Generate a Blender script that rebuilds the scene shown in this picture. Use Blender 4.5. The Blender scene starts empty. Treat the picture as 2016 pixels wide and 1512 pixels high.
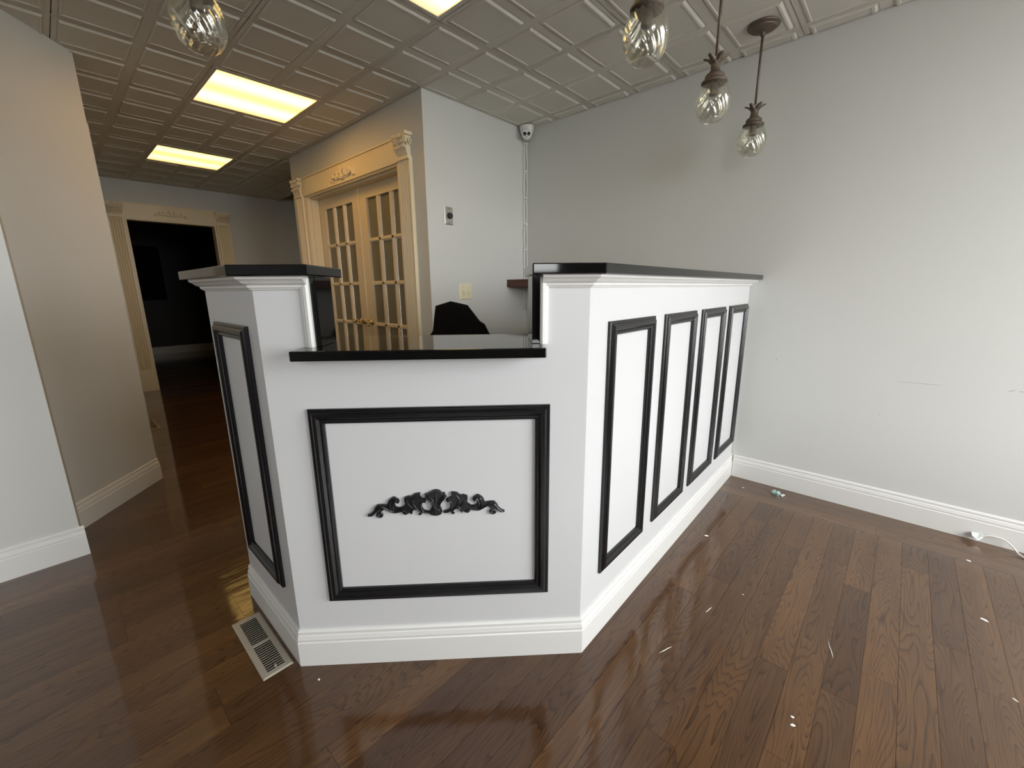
import bpy, bmesh, math, random
from mathutils import Vector, Matrix
random.seed(7)
PI = math.pi
SC = bpy.context.scene
COL = SC.collection

# ------------------------------------------------------------------ camera
CAMZ = 1.15
FW = Vector((-0.66094705, 0.7171148, -0.22112298))
RT = Vector((0.73654653, 0.67633753, -0.00817012))
UP = Vector((-0.14369485, 0.16826738, 0.97521171))
FPX = 831.0
cam = bpy.data.cameras.new('camera')
cam.sensor_fit = 'HORIZONTAL'; cam.sensor_width = 36.0
cam.lens = FPX / 2016.0 * 36.0
cam.clip_start = 0.02
camo = bpy.data.objects.new('camera', cam); COL.objects.link(camo)
m = Matrix((RT, UP, -FW)).transposed().to_4x4(); m.translation = (0, 0, CAMZ)
camo.matrix_world = m
SC.camera = camo

# ------------------------------------------------------------------ sky, daylight, exposure
SC.view_settings.view_transform = 'Standard'
SC.view_settings.look = 'None'
SC.view_settings.gamma = 1.0
SC.view_settings.use_curve_mapping = False
SC.view_settings.exposure = 0.38
world = bpy.data.worlds.new('sky'); SC.world = world; world.use_nodes = True
bg = world.node_tree.nodes['Background']
bg.inputs[0].default_value = (0.955, 0.975, 0.98, 1)      # even overcast sky
bg.inputs[1].default_value = 11.0
SC.cycles.max_bounces = 10; SC.cycles.diffuse_bounces = 6
SC.cycles.caustics_reflective = False; SC.cycles.caustics_refractive = False
SC.cycles.sample_clamp_indirect = 6.0

# window openings of the storefront wall (Y0, Y1, Z0, Z1)
XW = 2.05
WINS = [(0.45, 2.60, 0.45, 2.24), (-3.60, -1.05, 1.27, 2.24)]  # second, unseen, read off a ledge reflection and widened as fill for the desk
def portal(y0, y1, z0, z1):
    l = bpy.data.lights.new('window_portal', 'AREA'); l.shape = 'RECTANGLE'
    l.size = y1 - y0; l.size_y = z1 - z0; l.cycles.is_portal = True
    o = bpy.data.objects.new('window_portal', l); COL.objects.link(o)
    o.matrix_world = Matrix(((0, 0, 1, XW + .06), (1, 0, 0, (y0 + y1) / 2), (0, 1, 0, (z0 + z1) / 2), (0, 0, 0, 1)))
for w in WINS: portal(*w)

# ------------------------------------------------------------------ materials
def srgb(r, g, b):
    f = lambda c: ((c / 255 + .055) / 1.055) ** 2.4 if c > 10 else c / 255 / 12.92
    return (f(r), f(g), f(b), 1)
def mat(name, col, rough=.5, metal=0, bump=0, bscale=200, spec=.5, coat=0, var=0, vscale=3, **kw):
    M = bpy.data.materials.new(name); M.use_nodes = True
    nt = M.node_tree; b = nt.nodes['Principled BSDF']
    b.inputs['Base Color'].default_value = tuple(col[:3]) + (1,)
    b.inputs['Roughness'].default_value = rough; b.inputs['Metallic'].default_value = metal
    b.inputs['Specular IOR Level'].default_value = spec
    b.inputs['Coat Weight'].default_value = coat; b.inputs['Coat Roughness'].default_value = .1
    for k, v in kw.items(): b.inputs[k].default_value = v
    g = nt.nodes.new('ShaderNodeNewGeometry')
    if bump:
        n = nt.nodes.new('ShaderNodeTexNoise'); n.inputs['Scale'].default_value = bscale; n.inputs['Detail'].default_value = 3
        nt.links.new(g.outputs['Position'], n.inputs['Vector'])
        bp = nt.nodes.new('ShaderNodeBump'); bp.inputs['Strength'].default_value = bump; bp.inputs['Distance'].default_value = .002
        nt.links.new(n.outputs['Fac'], bp.inputs['Height']); nt.links.new(bp.outputs['Normal'], b.inputs['Normal'])
    if var:
        n = nt.nodes.new('ShaderNodeTexNoise'); n.inputs['Scale'].default_value = vscale; n.inputs['Detail'].default_value = 4
        nt.links.new(g.outputs['Position'], n.inputs['Vector'])
        mx = nt.nodes.new('ShaderNodeMix'); mx.data_type = 'RGBA'
        mx.inputs[6].default_value = tuple(c * (1 - var) for c in col[:3]) + (1,)
        mx.inputs[7].default_value = tuple(min(1, c * (1 + var)) for c in col[:3]) + (1,)
        nt.links.new(n.outputs['Fac'], mx.inputs[0]); nt.links.new(mx.outputs[2], b.inputs['Base Color'])
    return M
M_wall = mat('wall_paint', (.62, .625, .60), .55, bump=.08, bscale=350, var=.02, vscale=1.5)
M_desk = mat('desk_paint', (.62, .622, .628), .38, bump=.05, bscale=250)
M_trim = mat('white_trim_paint', (.74, .735, .71), .33, bump=.04, bscale=120)
M_cream = mat('cream_trim_paint', (.78, .69, .50), .4, bump=.04, bscale=150)
M_black = mat('black_gloss_paint', (.007, .007, .008), .26, bump=.03, bscale=160)
M_tile = mat('ceiling_tile', (.66, .64, .58), .6, bump=.05, bscale=400)
M_tee = mat('ceiling_tee', (.60, .585, .54), .5)
M_plenum = mat('plenum_dark', (.03, .03, .03), .9)  # near-black stands in for the shade above the suspended tiles
M_door = mat('door_paint', (.76, .66, .47), .38, bump=.04, bscale=150)
M_pane = mat('frosted_pane', (.20, .19, .14), .32, var=.12, vscale=9)
M_brass = mat('brass', (.72, .60, .36), .2, metal=1)
M_steel = mat('brushed_steel', (.62, .60, .56), .35, metal=1)
M_knob = mat('dark_plastic', (.02, .02, .018), .35)
M_ivory = mat('ivory_plastic', (.78, .72, .52), .35)
M_dark = mat('dark_slot', (.02, .018, .015), .6)
M_bronze = mat('aged_bronze', (.135, .105, .08), .5, metal=.35, bump=.25, bscale=90, var=.3, vscale=40)
M_plast = mat('white_plastic', (.78, .77, .73), .35)
M_lens = mat('lens_black', (.004, .004, .004), .08)
M_reg = mat('register_taupe', (.42, .38, .31), .42, metal=.2)
M_fabric = mat('black_upholstery', (.004, .0035, .0035), .9, bump=.2, bscale=600, spec=.1)
M_chairp = mat('black_nylon', (.012, .012, .012), .5)
M_shelfw = mat('reddish_wood', (.085, .024, .014), .3, var=.3, vscale=20)
M_foil = mat('green_foil', (.36, .52, .48), .22, metal=.5, var=.5, vscale=70)
M_chip = mat('white_paint_chip', (.88, .87, .82), .5)
M_cable = mat('white_cable', (.80, .80, .76), .4)
M_clip = mat('clear_connector', (.72, .75, .73), .15, alpha=None) if False else mat('clear_connector', (.72, .75, .73), .15)
M_ext = mat('concrete_pavement', (.42, .41, .39), .8)
M_alum = mat('window_frame_metal', (.08, .08, .08), .4)
M_darkwall = mat('dark_room_shade', (.05, .05, .05), .7)  # gloom of the unlit room put into its wall colour
M_store = mat('storefront_brown_panel', (.10, .075, .055), .5)
M_picture = mat('dark_picture', (.004, .004, .005), .75, spec=.1)

def granite():
    M = mat('black_granite', (.005, .005, .005), .055, spec=.45)
    nt = M.node_tree; b = nt.nodes['Principled BSDF']
    g = nt.nodes.new('ShaderNodeNewGeometry')
    v = nt.nodes.new('ShaderNodeTexVoronoi'); v.inputs['Scale'].default_value = 420
    nt.links.new(g.outputs['Position'], v.inputs['Vector'])
    r = nt.nodes.new('ShaderNodeValToRGB')
    r.color_ramp.elements[0].position = 0; r.color_ramp.elements[0].color = (.03, .03, .032, 1)
    r.color_ramp.elements[1].position = .22; r.color_ramp.elements[1].color = (.005, .005, .005, 1)
    nt.links.new(v.outputs['Distance'], r.inputs[0]); nt.links.new(r.outputs[0], b.inputs['Base Color'])
    return M
M_gran = granite()

def glass():
    """thin clear glass: clear straight through, mirror-like at grazing angles"""
    M = bpy.data.materials.new('pendant_glass'); M.use_nodes = True; nt = M.node_tree
    nt.nodes.remove(nt.nodes['Principled BSDF'])
    t = nt.nodes.new('ShaderNodeBsdfTransparent'); t.inputs[0].default_value = (.95, .95, .92, 1)
    g = nt.nodes.new('ShaderNodeBsdfGlossy'); g.inputs['Roughness'].default_value = .06; g.inputs['Color'].default_value = (1, 1, .97, 1)
    lw = nt.nodes.new('ShaderNodeLayerWeight'); lw.inputs[0].default_value = .5
    p = nt.nodes.new('ShaderNodeMath'); p.operation = 'POWER'; p.inputs[1].default_value = 3.0; nt.links.new(lw.outputs['Facing'], p.inputs[0])
    f = nt.nodes.new('ShaderNodeMath'); f.operation = 'MULTIPLY_ADD'; f.inputs[1].default_value = .55; f.inputs[2].default_value = .12
    nt.links.new(p.outputs[0], f.inputs[0])
    mx = nt.nodes.new('ShaderNodeMixShader')
    nt.links.new(f.outputs[0], mx.inputs[0]); nt.links.new(t.outputs[0], mx.inputs[1]); nt.links.new(g.outputs[0], mx.inputs[2])
    nt.links.new(mx.outputs[0], nt.nodes['Material Output'].inputs[0])
    return M
M_glass = glass()
def window_glass():
    M = bpy.data.materials.new('window_glass'); M.use_nodes = True; nt = M.node_tree
    nt.nodes.remove(nt.nodes['Principled BSDF'])
    t = nt.nodes.new('ShaderNodeBsdfTransparent'); g = nt.nodes.new('ShaderNodeBsdfGlossy'); g.inputs['Roughness'].default_value = .02
    mx = nt.nodes.new('ShaderNodeMixShader'); mx.inputs[0].default_value = .06
    nt.links.new(t.outputs[0], mx.inputs[1]); nt.links.new(g.outputs[0], mx.inputs[2])
    nt.links.new(mx.outputs[0], nt.nodes['Material Output'].inputs[0])
    return M
M_wglass = window_glass()
M_bulb = window_glass(); M_bulb.name = 'bulb_glass'

def emit(name, col, s, x0, y0):
    """diffuser of a troffer: two fluorescent tubes (along X) glow through the lens"""
    M = bpy.data.materials.new(name); M.use_nodes = True; nt = M.node_tree
    nt.nodes.remove(nt.nodes['Principled BSDF'])
    e = nt.nodes.new('ShaderNodeEmission'); e.inputs[0].default_value = col + (1,)
    g = nt.nodes.new('ShaderNodeTexCoord'); sp = nt.nodes.new('ShaderNodeSeparateXYZ')
    nt.links.new(g.outputs['Object'], sp.inputs[0])
    mu = nt.nodes.new('ShaderNodeMath'); mu.operation = 'MULTIPLY'; mu.inputs[1].default_value = 2 * PI / .30
    nt.links.new(sp.outputs[0], mu.inputs[0])
    co = nt.nodes.new('ShaderNodeMath'); co.operation = 'COSINE'; nt.links.new(mu.outputs[0], co.inputs[0])
    ma = nt.nodes.new('ShaderNodeMath'); ma.operation = 'MULTIPLY_ADD'
    ma.inputs[1].default_value = -.45 * s; ma.inputs[2].default_value = s
    nt.links.new(co.outputs[0], ma.inputs[0]); nt.links.new(ma.outputs[0], e.inputs[1])
    nt.links.new(e.outputs[0], nt.nodes['Material Output'].inputs[0])
    return M

def wood(name, along='Y', dark=1.0):
    M = bpy.data.materials.new(name); M.use_nodes = True; nt = M.node_tree; L = nt.links
    b = nt.nodes['Principled BSDF']
    def N(t): return nt.nodes.new(t)
    def math_(op, a, bb=None, c=None):
        n = N('ShaderNodeMath'); n.operation = op
        for i, v in enumerate((a, bb, c)):
            if v is None: continue
            if isinstance(v, (int, float)): n.inputs[i].default_value = v
            else: L.new(v, n.inputs[i])
        return n.outputs[0]
    g = N('ShaderNodeNewGeometry'); oi = N('ShaderNodeObjectInfo')
    rnd = math_('FRACT', math_('ADD', oi.outputs['Random'], math_('MULTIPLY', g.outputs['Random Per Island'], 7.31)))
    sp = N('ShaderNodeSeparateXYZ'); L.new(g.outputs['Position'], sp.inputs[0])
    a, c = (sp.outputs[0], sp.outputs[1]) if along == 'Y' else (sp.outputs[1], sp.outputs[0])
    def vec(sa, sc_, off):
        v = N('ShaderNodeCombineXYZ')
        L.new(math_('MULTIPLY_ADD', a, sa, math_('MULTIPLY', rnd, 61.0 + off)), v.inputs[0])
        L.new(math_('MULTIPLY_ADD', c, sc_, math_('MULTIPLY', rnd, 23.0 + off)), v.inputs[1])
        L.new(math_('MULTIPLY', rnd, 17.0), v.inputs[2])
        return v.outputs[0]
    n1 = N('ShaderNodeTexNoise'); n1.inputs['Scale'].default_value = 1; n1.inputs['Detail'].default_value = 1.5; n1.inputs['Roughness'].default_value = .45
    L.new(vec(12, 1.15, 0), n1.inputs['Vector'])
    ring = math_('FRACT', math_('MULTIPLY', n1.outputs['Fac'], 36.0))
    ring = math_('POWER', ring, 4.0)
    n2 = N('ShaderNodeTexNoise'); n2.inputs['Scale'].default_value = 1; n2.inputs['Detail'].default_value = 4
    L.new(vec(330, 9, 3), n2.inputs['Vector'])
    n3 = N('ShaderNodeTexNoise'); n3.inputs['Scale'].default_value = 1; n3.inputs['Detail'].default_value = 3
    L.new(vec(9, 1.1, 9), n3.inputs['Vector'])
    grain = math_('ADD', math_('MULTIPLY', ring, .36), math_('MULTIPLY', n2.outputs['Fac'], .64))
    tone = math_('ADD', math_('MULTIPLY', rnd, .30), math_('MULTIPLY', n3.outputs['Fac'], .70))
    r1 = N('ShaderNodeValToRGB'); L.new(tone, r1.inputs[0])
    d = dark
    e = r1.color_ramp.elements
    e[0].position = .15; e[0].color = (.060 * d, .023 * d, .009 * d, 1)
    e[1].position = .85; e[1].color = (.185 * d, .088 * d, .030 * d, 1)
    x = e.new(.5); x.color = (.112 * d, .051 * d, .017 * d, 1)
    dk = N('ShaderNodeMix'); dk.data_type = 'RGBA'; dk.blend_type = 'MULTIPLY'
    mr = N('ShaderNodeMapRange'); L.new(grain, mr.inputs[0]); mr.inputs[1].default_value = .30; mr.inputs[2].default_value = .78
    L.new(mr.outputs[0], dk.inputs[0]); L.new(r1.outputs[0], dk.inputs[6]); dk.inputs[7].default_value = (.26, .20, .17, 1)
    L.new(dk.outputs[2], b.inputs['Base Color'])
    b.inputs['Roughness'].default_value = .40
    b.inputs['Specular IOR Level'].default_value = .2
    b.inputs['Coat Weight'].default_value = 1.0; b.inputs['Coat Roughness'].default_value = .06
    # lacquer ripples and open grain
    n4 = N('ShaderNodeTexNoise'); n4.inputs['Scale'].default_value = 1; n4.inputs['Detail'].default_value = 2
    L.new(vec(26, 4, 5), n4.inputs['Vector'])
    bp = N('ShaderNodeBump'); bp.inputs['Strength'].default_value = .35; bp.inputs['Distance'].default_value = .0009
    h = math_('ADD', math_('MULTIPLY', grain, -.35), math_('MULTIPLY', n4.outputs['Fac'], 2.2))
    L.new(h, bp.inputs['Height']); L.new(bp.outputs['Normal'], b.inputs['Normal'])
    bc = N('ShaderNodeBump'); bc.inputs['Strength'].default_value = .45; bc.inputs['Distance'].default_value = .0009
    L.new(h, bc.inputs['Height']); L.new(bc.outputs['Normal'], b.inputs['Coat Normal'])
    return M
M_woodY = wood('oak_boards', 'Y', .86); M_woodX = wood('oak_border_boards', 'X', .86)

# right wall paint with its scuffs
def scuffed():
    M = mat('wall_paint_scuffed', (.62, .625, .60), .55, bump=.08, bscale=350)
    nt = M.node_tree; L = nt.links; b = nt.nodes['Principled BSDF']
    g = nt.nodes.new('ShaderNodeNewGeometry'); sp = nt.nodes.new('ShaderNodeSeparateXYZ'); L.new(g.outputs['Position'], sp.inputs[0])
    def m_(op, a, bb):
        n = nt.nodes.new('ShaderNodeMath'); n.operation = op
        for i, v in enumerate((a, bb)):
            if isinstance(v, (int, float)): n.inputs[i].default_value = v
            else: L.new(v, n.inputs[i])
        return n.outputs[0]
    x, z = sp.outputs[0], sp.outputs[2]
    def blob(x0, z0, rx, rz, slope=0):
        dx = m_('DIVIDE', m_('SUBTRACT', x, x0), rx)
        zz = m_('SUBTRACT', m_('SUBTRACT', z, z0), m_('MULTIPLY', m_('SUBTRACT', x, x0), slope))
        dz = m_('DIVIDE', zz, rz)
        return m_('LESS_THAN', m_('ADD', m_('MULTIPLY', dx, dx), m_('MULTIPLY', dz, dz)), 1)
    s = blob(.10, .696, .085, .0016, .02)
    for q in ((.385, .705, .010, .003, .4), (.412, .705, .006, .003, 0), (-.494, .747, .004, .006, 0), (-.02, .52, .004, .003, 0)):
        s = m_('MAXIMUM', s, blob(*q))
    mx = nt.nodes.new('ShaderNodeMix'); mx.data_type = 'RGBA'
    L.new(m_('MULTIPLY', s, .5), mx.inputs[0]); mx.inputs[6].default_value = (.62, .625, .60, 1); mx.inputs[7].default_value = (.30, .32, .31, 1)
    L.new(mx.outputs[2], b.inputs['Base Color'])
    return M
M_wallR = scuffed()

# ------------------------------------------------------------------ mesh helpers
class MB:
    def __init__(s): s.v = []; s.f = []
    def add(s, vs, fs):
        o = len(s.v); s.v += [tuple(p) for p in vs]; s.f += [[i + o for i in f] for f in fs]; return s
    def box(s, x0, x1, y0, y1, z0, z1):
        return s.add([(x0, y0, z0), (x1, y0, z0), (x1, y1, z0), (x0, y1, z0), (x0, y0, z1), (x1, y0, z1), (x1, y1, z1), (x0, y1, z1)],
                     [(3, 2, 1, 0), (4, 5, 6, 7), (0, 1, 5, 4), (1, 2, 6, 5), (2, 3, 7, 6), (3, 0, 4, 7)])
    def prism(s, poly, z0, z1):
        n = len(poly)
        return s.add([(x, y, z0) for x, y in poly] + [(x, y, z1) for x, y in poly],
                     [list(range(n))[::-1], list(range(n, 2 * n))] + [(i, (i + 1) % n, n + (i + 1) % n, n + i) for i in range(n)])
    def loft(s, rings, cap=True, closed=True):
        n = len(rings[0]); vs = [p for r in rings for p in r]; fs = []
        for k in range(len(rings) - 1):
            for i in range(n if closed else n - 1):
                j = (i + 1) % n; fs.append((k * n + i, k * n + j, (k + 1) * n + j, (k + 1) * n + i))
        if cap: fs += [list(range(n))[::-1], list(range((len(rings) - 1) * n, len(rings) * n))]
        return s.add(vs, fs)
    def tube(s, pts, r, n=8, flat=1.0):
        pts = [Vector(p) for p in pts]; rings = []
        rs = r if isinstance(r, (list, tuple)) else [r] * len(pts)
        up = Vector((0, 0, 1)); prev = None
        for i, p in enumerate(pts):
            t = (pts[min(i + 1, len(pts) - 1)] - pts[max(i - 1, 0)]).normalized()
            if prev is None:
                a = t.cross(up) if abs(t.z) < .95 else t.cross(Vector((1, 0, 0)))
            else: a = prev - t * prev.dot(t)
            a.normalize(); prev = a; c = t.cross(a)
            rings.append([p + a * rs[i] * math.cos(2 * PI * k / n) + c * rs[i] * flat * math.sin(2 * PI * k / n) for k in range(n)])
        return s.loft(rings)
    def lathe(s, prof, c=(0, 0, 0), n=24, M=None):
        rings = [[Vector((r * math.cos(2 * PI * k / n), r * math.sin(2 * PI * k / n), z)) for k in range(n)] for r, z in prof]
        if M is not None: rings = [[M @ p for p in r] for r in rings]
        return s.loft([[p + Vector(c) for p in r] for r in rings])
    def sphere(s, c, r, n=12, m_=8):
        rx, ry, rz = r if isinstance(r, (tuple, list)) else (r, r, r)
        rings = []
        for j in range(1, m_):
            a = PI * j / m_
            rings.append([(c[0] + rx * math.sin(a) * math.cos(2 * PI * k / n), c[1] + ry * math.sin(a) * math.sin(2 * PI * k / n), c[2] - rz * math.cos(a)) for k in range(n)])
        return s.loft(rings)
    def mesh(s, name, fix=True):
        me = bpy.data.meshes.new(name); me.from_pydata(s.v, [], s.f); me.update()
        if fix:
            bm = bmesh.new(); bm.from_mesh(me); bmesh.ops.recalc_face_normals(bm, faces=bm.faces); bm.to_mesh(me); bm.free()
        return me
    def build(s, name, material, parent=None, smooth=False, bevel=0, loc=None, auto=False):
        me = s.mesh(name)
        if bevel:
            bm = bmesh.new(); bm.from_mesh(me)
            bmesh.ops.bevel(bm, geom=[e for e in bm.edges if len(e.link_faces) == 2 and e.calc_face_angle(0) > .6], offset=bevel, segments=2, affect='EDGES', profile=.5)
            bm.to_mesh(me); bm.free()
        o = link(name, me, material, parent, smooth)
        if auto:
            for p in me.polygons: p.use_smooth = True
            try: me.set_sharp_from_angle(angle=.7)
            except Exception: pass
        if loc is not None: o.location = loc
        return o
def link(name, me, material, parent=None, smooth=False):
    if not me.materials: me.materials.append(material)
    if smooth:
        for p in me.polygons: p.use_smooth = True
    o = bpy.data.objects.new(name, me); COL.objects.link(o)
    if parent is not None: o.parent = parent
    return o
def empty(name, loc=(0, 0, 0), parent=None):
    o = bpy.data.objects.new(name, None); COL.objects.link(o); o.location = loc; o.empty_display_size = .05
    if parent is not None: o.parent = parent
    return o
def tag(o, label=None, cat=None, group=None, kind=None):
    if label: o['label'] = label
    if cat: o['category'] = cat
    if group: o['group'] = group
    if kind: o['kind'] = kind
    return o
def struct(o): o['kind'] = 'structure'; return o
def part_local(o, parent):
    """keep world geometry while parenting to an empty that is not at the origin"""
    o.parent = parent; o.matrix_parent_inverse = Matrix.Translation(-Vector(parent.location)); return o
def copy_tree(o, parent=None):
    c = o.copy(); COL.objects.link(c)
    if parent is not None:
        c.parent = parent; c.matrix_parent_inverse = o.matrix_parent_inverse.copy()
    for ch in list(o.children): copy_tree(ch, c)
    return c
V2 = lambda x, y: Vector((x, y))
def miter(p, n1, n2, e):
    mm = (n1 + n2) / (1 + n1.dot(n2)); return p + mm * e
def runs(path, profile, name, material, parent, ends=(None, None), left=False):
    """sweep a profile (out, z) along a horizontal polyline; every straight run is its own mitred piece"""
    P = [V2(*p) for p in path]; nrm = []
    for a, b in zip(P, P[1:]):
        d = (b - a).normalized(); nrm.append(V2(d.y, -d.x) if not left else V2(-d.y, d.x))
    out = []
    for i in range(len(P) - 1):
        rings = []
        for k in (i, i + 1):
            if k == 0: mv = nrm[0]
            elif k == len(P) - 1: mv = nrm[-1]
            else: mv = (nrm[k - 1] + nrm[k]) / (1 + nrm[k - 1].dot(nrm[k]))
            rings.append([(P[k].x + mv.x * o, P[k].y + mv.y * o, z) for o, z in profile])
        out.append(MB().loft(rings).build(name, material, parent))
    return out

# ------------------------------------------------------------------ the place: dimensions in metres
XB, YR, YD, ZC = -2.351, 2.732, 1.760, 2.340
XE = -4.406                   # end of the wall with the french doors
XF = -6.46                    # far wall of the passage
YC = .31                      # left wall of the passage
ZT = 2.42                     # wall tops, above the suspended ceiling
WT = .12
def wallbox(name, x0, x1, y0, y1, z0=0, z1=ZT, m=M_wall):
    return struct(MB().box(x0, x1, y0, y1, z0, z1).build(name, m))
wallbox('wall_right', XB - WT, XW + .1, YR, YR + WT, m=M_wallR)
wallbox('wall_back', XB - WT, XB, YD + .2, YR)
OL, OR_, OT = -4.130, -2.640, 1.973          # opening of the french doors
w = MB(); w.box(OR_, XB, YD, YD + .2, 0, ZT); w.box(XE, OL, YD, YD + .2, 0, ZT); w.box(OL, OR_, YD, YD + .2, OT, ZT)
struct(w.build('wall_doors', M_wall))
wallbox('wall_passage_side', XE, XE + WT, YD + .2, 4.0)
wallbox('wall_passage_end', XF - .12, XB, 4.0, 4.1)
FO = (.752, 1.600, 1.94)
w = MB(); w.box(XF - .12, XF, -.7, FO[0], 0, ZT); w.box(XF - .12, XF, FO[1], 4.0, 0, ZT); w.box(XF - .12, XF, FO[0], FO[1], FO[2], ZT)
struct(w.build('wall_far', M_wall))
# dark room beyond the far doorway
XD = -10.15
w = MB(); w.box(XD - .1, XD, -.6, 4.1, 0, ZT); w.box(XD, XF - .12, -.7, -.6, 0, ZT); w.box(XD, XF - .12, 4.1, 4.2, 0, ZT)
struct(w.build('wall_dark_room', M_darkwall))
# left side: wall end, angled wall, passage wall
A1, A2 = (-2.87, -.062), (-3.31, .31)
wallbox('wall_left', -2.68, -2.56, -5.6, -.062)
dn = V2(A2[0] - A1[0], A2[1] - A1[1]).normalized(); an = V2(dn.y, -dn.x)      # facing the room
w = MB().prism([A1, A2, (A2[0] - .08, A2[1] - .12), (A1[0] - .08, A1[1] - .12)], 0, ZT); struct(w.build('wall_angled', M_wall))
wallbox('wall_angled_return', A1[0] - .02, -2.68, -.182, -.062)
wallbox('wall_passage', XF, A2[0], YC - .12, YC)
wallbox('wall_rear', -2.68, XW + .1, -5.72, -5.6)
# casing edge of a side opening, just past the corner of the angled wall
struct(MB().box(-3.40, -3.33, YC, YC + .006, 0, 2.02).build('trim_1', M_wall))
# storefront wall
w = MB(); ys = [-5.6] + [v for q in sorted(WINS) for v in q[:2]] + [YR]
for a, b in zip(ys[::2], ys[1::2]): w.box(XW, XW + .12, a, b, 0, ZT)
for y0, y1, z0, z1 in WINS: w.box(XW, XW + .12, y0, y1, 0, z0); w.box(XW, XW + .12, y0, y1, z1, ZT)
struct(w.build('wall_front', M_store))
for i, (y0, y1, z0, z1) in enumerate(WINS):
    wo = struct(empty('window_%d' % (i + 1), (XW + .05, (y0 + y1) / 2, z0)))
    n = 2
    fr = MB()
    fr.box(XW + .03, XW + .08, y0, y0 + .05, z0, z1); fr.box(XW + .03, XW + .08, y1 - .05, y1, z0, z1)
    fr.box(XW + .03, XW + .08, y0 + .05, y1 - .05, z0, z0 + .05); fr.box(XW + .03, XW + .08, y0 + .05, y1 - .05, z1 - .05, z1)
    part_local(fr.build('window_frame', M_alum), wo)
    ym = (y0 + y1) / 2
    part_local(MB().box(XW + .03, XW + .08, ym - .025, ym + .025, z0 + .05, z1 - .05).build('mullion', M_alum), wo)
    for a, b in ((y0 + .05, ym - .025), (ym + .025, y1 - .05)):
        part_local(MB().box(XW + .052, XW + .058, a, b, z0 + .05, z1 - .05).build('pane', M_wglass), wo)
struct(MB().box(XW + .12, 40, -30, 30, -.25, -.15).build('pavement', M_ext))
struct(MB().box(XD - .1, XW + .12, -5.72, 4.2, -.10, -.022).build('subfloor', M_plenum))
# deck just above the tiles closes the building; dark colour stands for plenum shade
struct(MB().box(XD - .1, XW + .12, -5.72, 4.2, ZT, ZT + .08).build('roof_deck', M_plenum))

# ------------------------------------------------------------------ baseboards
BBP = [(0, 0), (.014, 0), (.014, .090), (.0115, .094), (.0125, .102), (.0095, .115), (.007, .118), (.0078, .128), (.004, .135), (0, .136)]
def baseboard(name, path, left=False, prof=BBP):
    rs = runs(path, prof, name, M_trim, None, left=left)
    for r in rs: struct(r)
baseboard('baseboard_right', [(XB, YR), (-.66, YR)])
baseboard('baseboard_right', [(-.652, YR), (XW, YR)])
baseboard('baseboard_left', [(-2.56, -.048), (-2.56, -5.6)], left=True)
baseboard('baseboard_angled', [A2, (A1[0] + .01, A1[1] - .0085)], left=True)
baseboard('baseboard_back', [(XB, YD), (XB, YR)])
baseboard('baseboard_doors', [(-2.47, YD), (XB, YD)])
baseboard('baseboard_far', [(XF, 1.77), (XF, 4.0)])
baseboard('baseboard_dark_room', [(XD, -.6), (XD, 4.1)])

# ------------------------------------------------------------------ floor boards
floor = struct(empty('floor', (0, 0, 0)))
BW = .083; YBORD = 2.47
def board_mesh(cache, w, l, along):
    k = (round(w, 4), round(l, 3), along)
    if k not in cache:
        g = .00035; t = .02
        hx, hy = (w / 2 - g, l / 2 - g) if along == 'Y' else (l / 2 - g, w / 2 - g)
        mb = MB().box(-hx, hx, -hy, hy, -t, 0)
        me = mb.mesh('board'); me.materials.append(M_woodY if along == 'Y' else M_woodX)
        cache[k] = me
    return cache[k]
boards = []
x = XF - .12; i = 0
rb = random.Random(3)
while x < XW:
    y = -3.0 - rb.choice([0, .15, .3, .45, .6, .75]); x1 = min(x + BW, XW)
    while y < YBORD:
        l = rb.choice([.6, .75, .9, 1.05, 1.2, 1.35, 1.5]); e = min(y + l, YBORD)
        if YBORD - e < .12: e = YBORD
        s0 = max(y, -3.0)
        if e - s0 > .02: boards.append(('Y', x + BW / 2, (s0 + e) / 2, BW, e - s0))
        y = e
    x += BW
for r in range(3):
    bw = (YR - YBORD) / 3; xx = XB
    while xx < XW:
        l = rb.choice([.9, 1.2, 1.5, 1.8]); e = min(xx + l, XW); boards.append(('X', (xx + e) / 2, YBORD + bw * (r + .5), bw, e - xx)); xx = e
def score(b):
    best = 0
    hl = b[4] / 2
    for q in (-1, -.5, 0, .5, 1):
        px, py = (b[1], b[2] + hl * q) if b[0] == 'Y' else (b[1] + hl * q, b[2])
        d = Vector((px, py, -CAMZ)); w = d.dot(FW)
        if w < .1: continue
        u, v = FPX * d.dot(RT) / w, FPX * d.dot(UP) / w
        if abs(u) < 1060 and abs(v) < 800: best += 1 / w ** 3
    # boards wholly under the desk or behind it show little
    return best
boards.sort(key=score, reverse=True)
cache = {}
rest = {'Y': MB(), 'X': MB()}
for k, b in enumerate(boards):
    me = board_mesh(cache, b[3], b[4], b[0])
    if k < 290 and score(b) > 0:
        o = bpy.data.objects.new('board', me); COL.objects.link(o); o.parent = floor; o.location = (b[1], b[2], 0)
    else:
        rest[b[0]].add([(v.co.x + b[1], v.co.y + b[2], v.co.z) for v in me.vertices], [list(p.vertices) for p in me.polygons])
for ax, mt in (('Y', M_woodY), ('X', M_woodX)):
    if rest[ax].v:
        o = rest[ax].build('far_boards', mt, floor); o['kind'] = 'stuff'
struct(MB().box(-2.56, XW, -5.6, -3.0, -.02, 0).build('floor_rear', M_woodY))
# floor of the passage beyond the border and of the dark room
struct(MB().box(XF - .12, XB - WT, YBORD, 4.0, -.02, 0).build('floor_passage', M_woodY))
struct(MB().box(XD, XF - .12, -.6, 4.1, -.02, 0).build('floor_dark_room', M_woodY))

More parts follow.
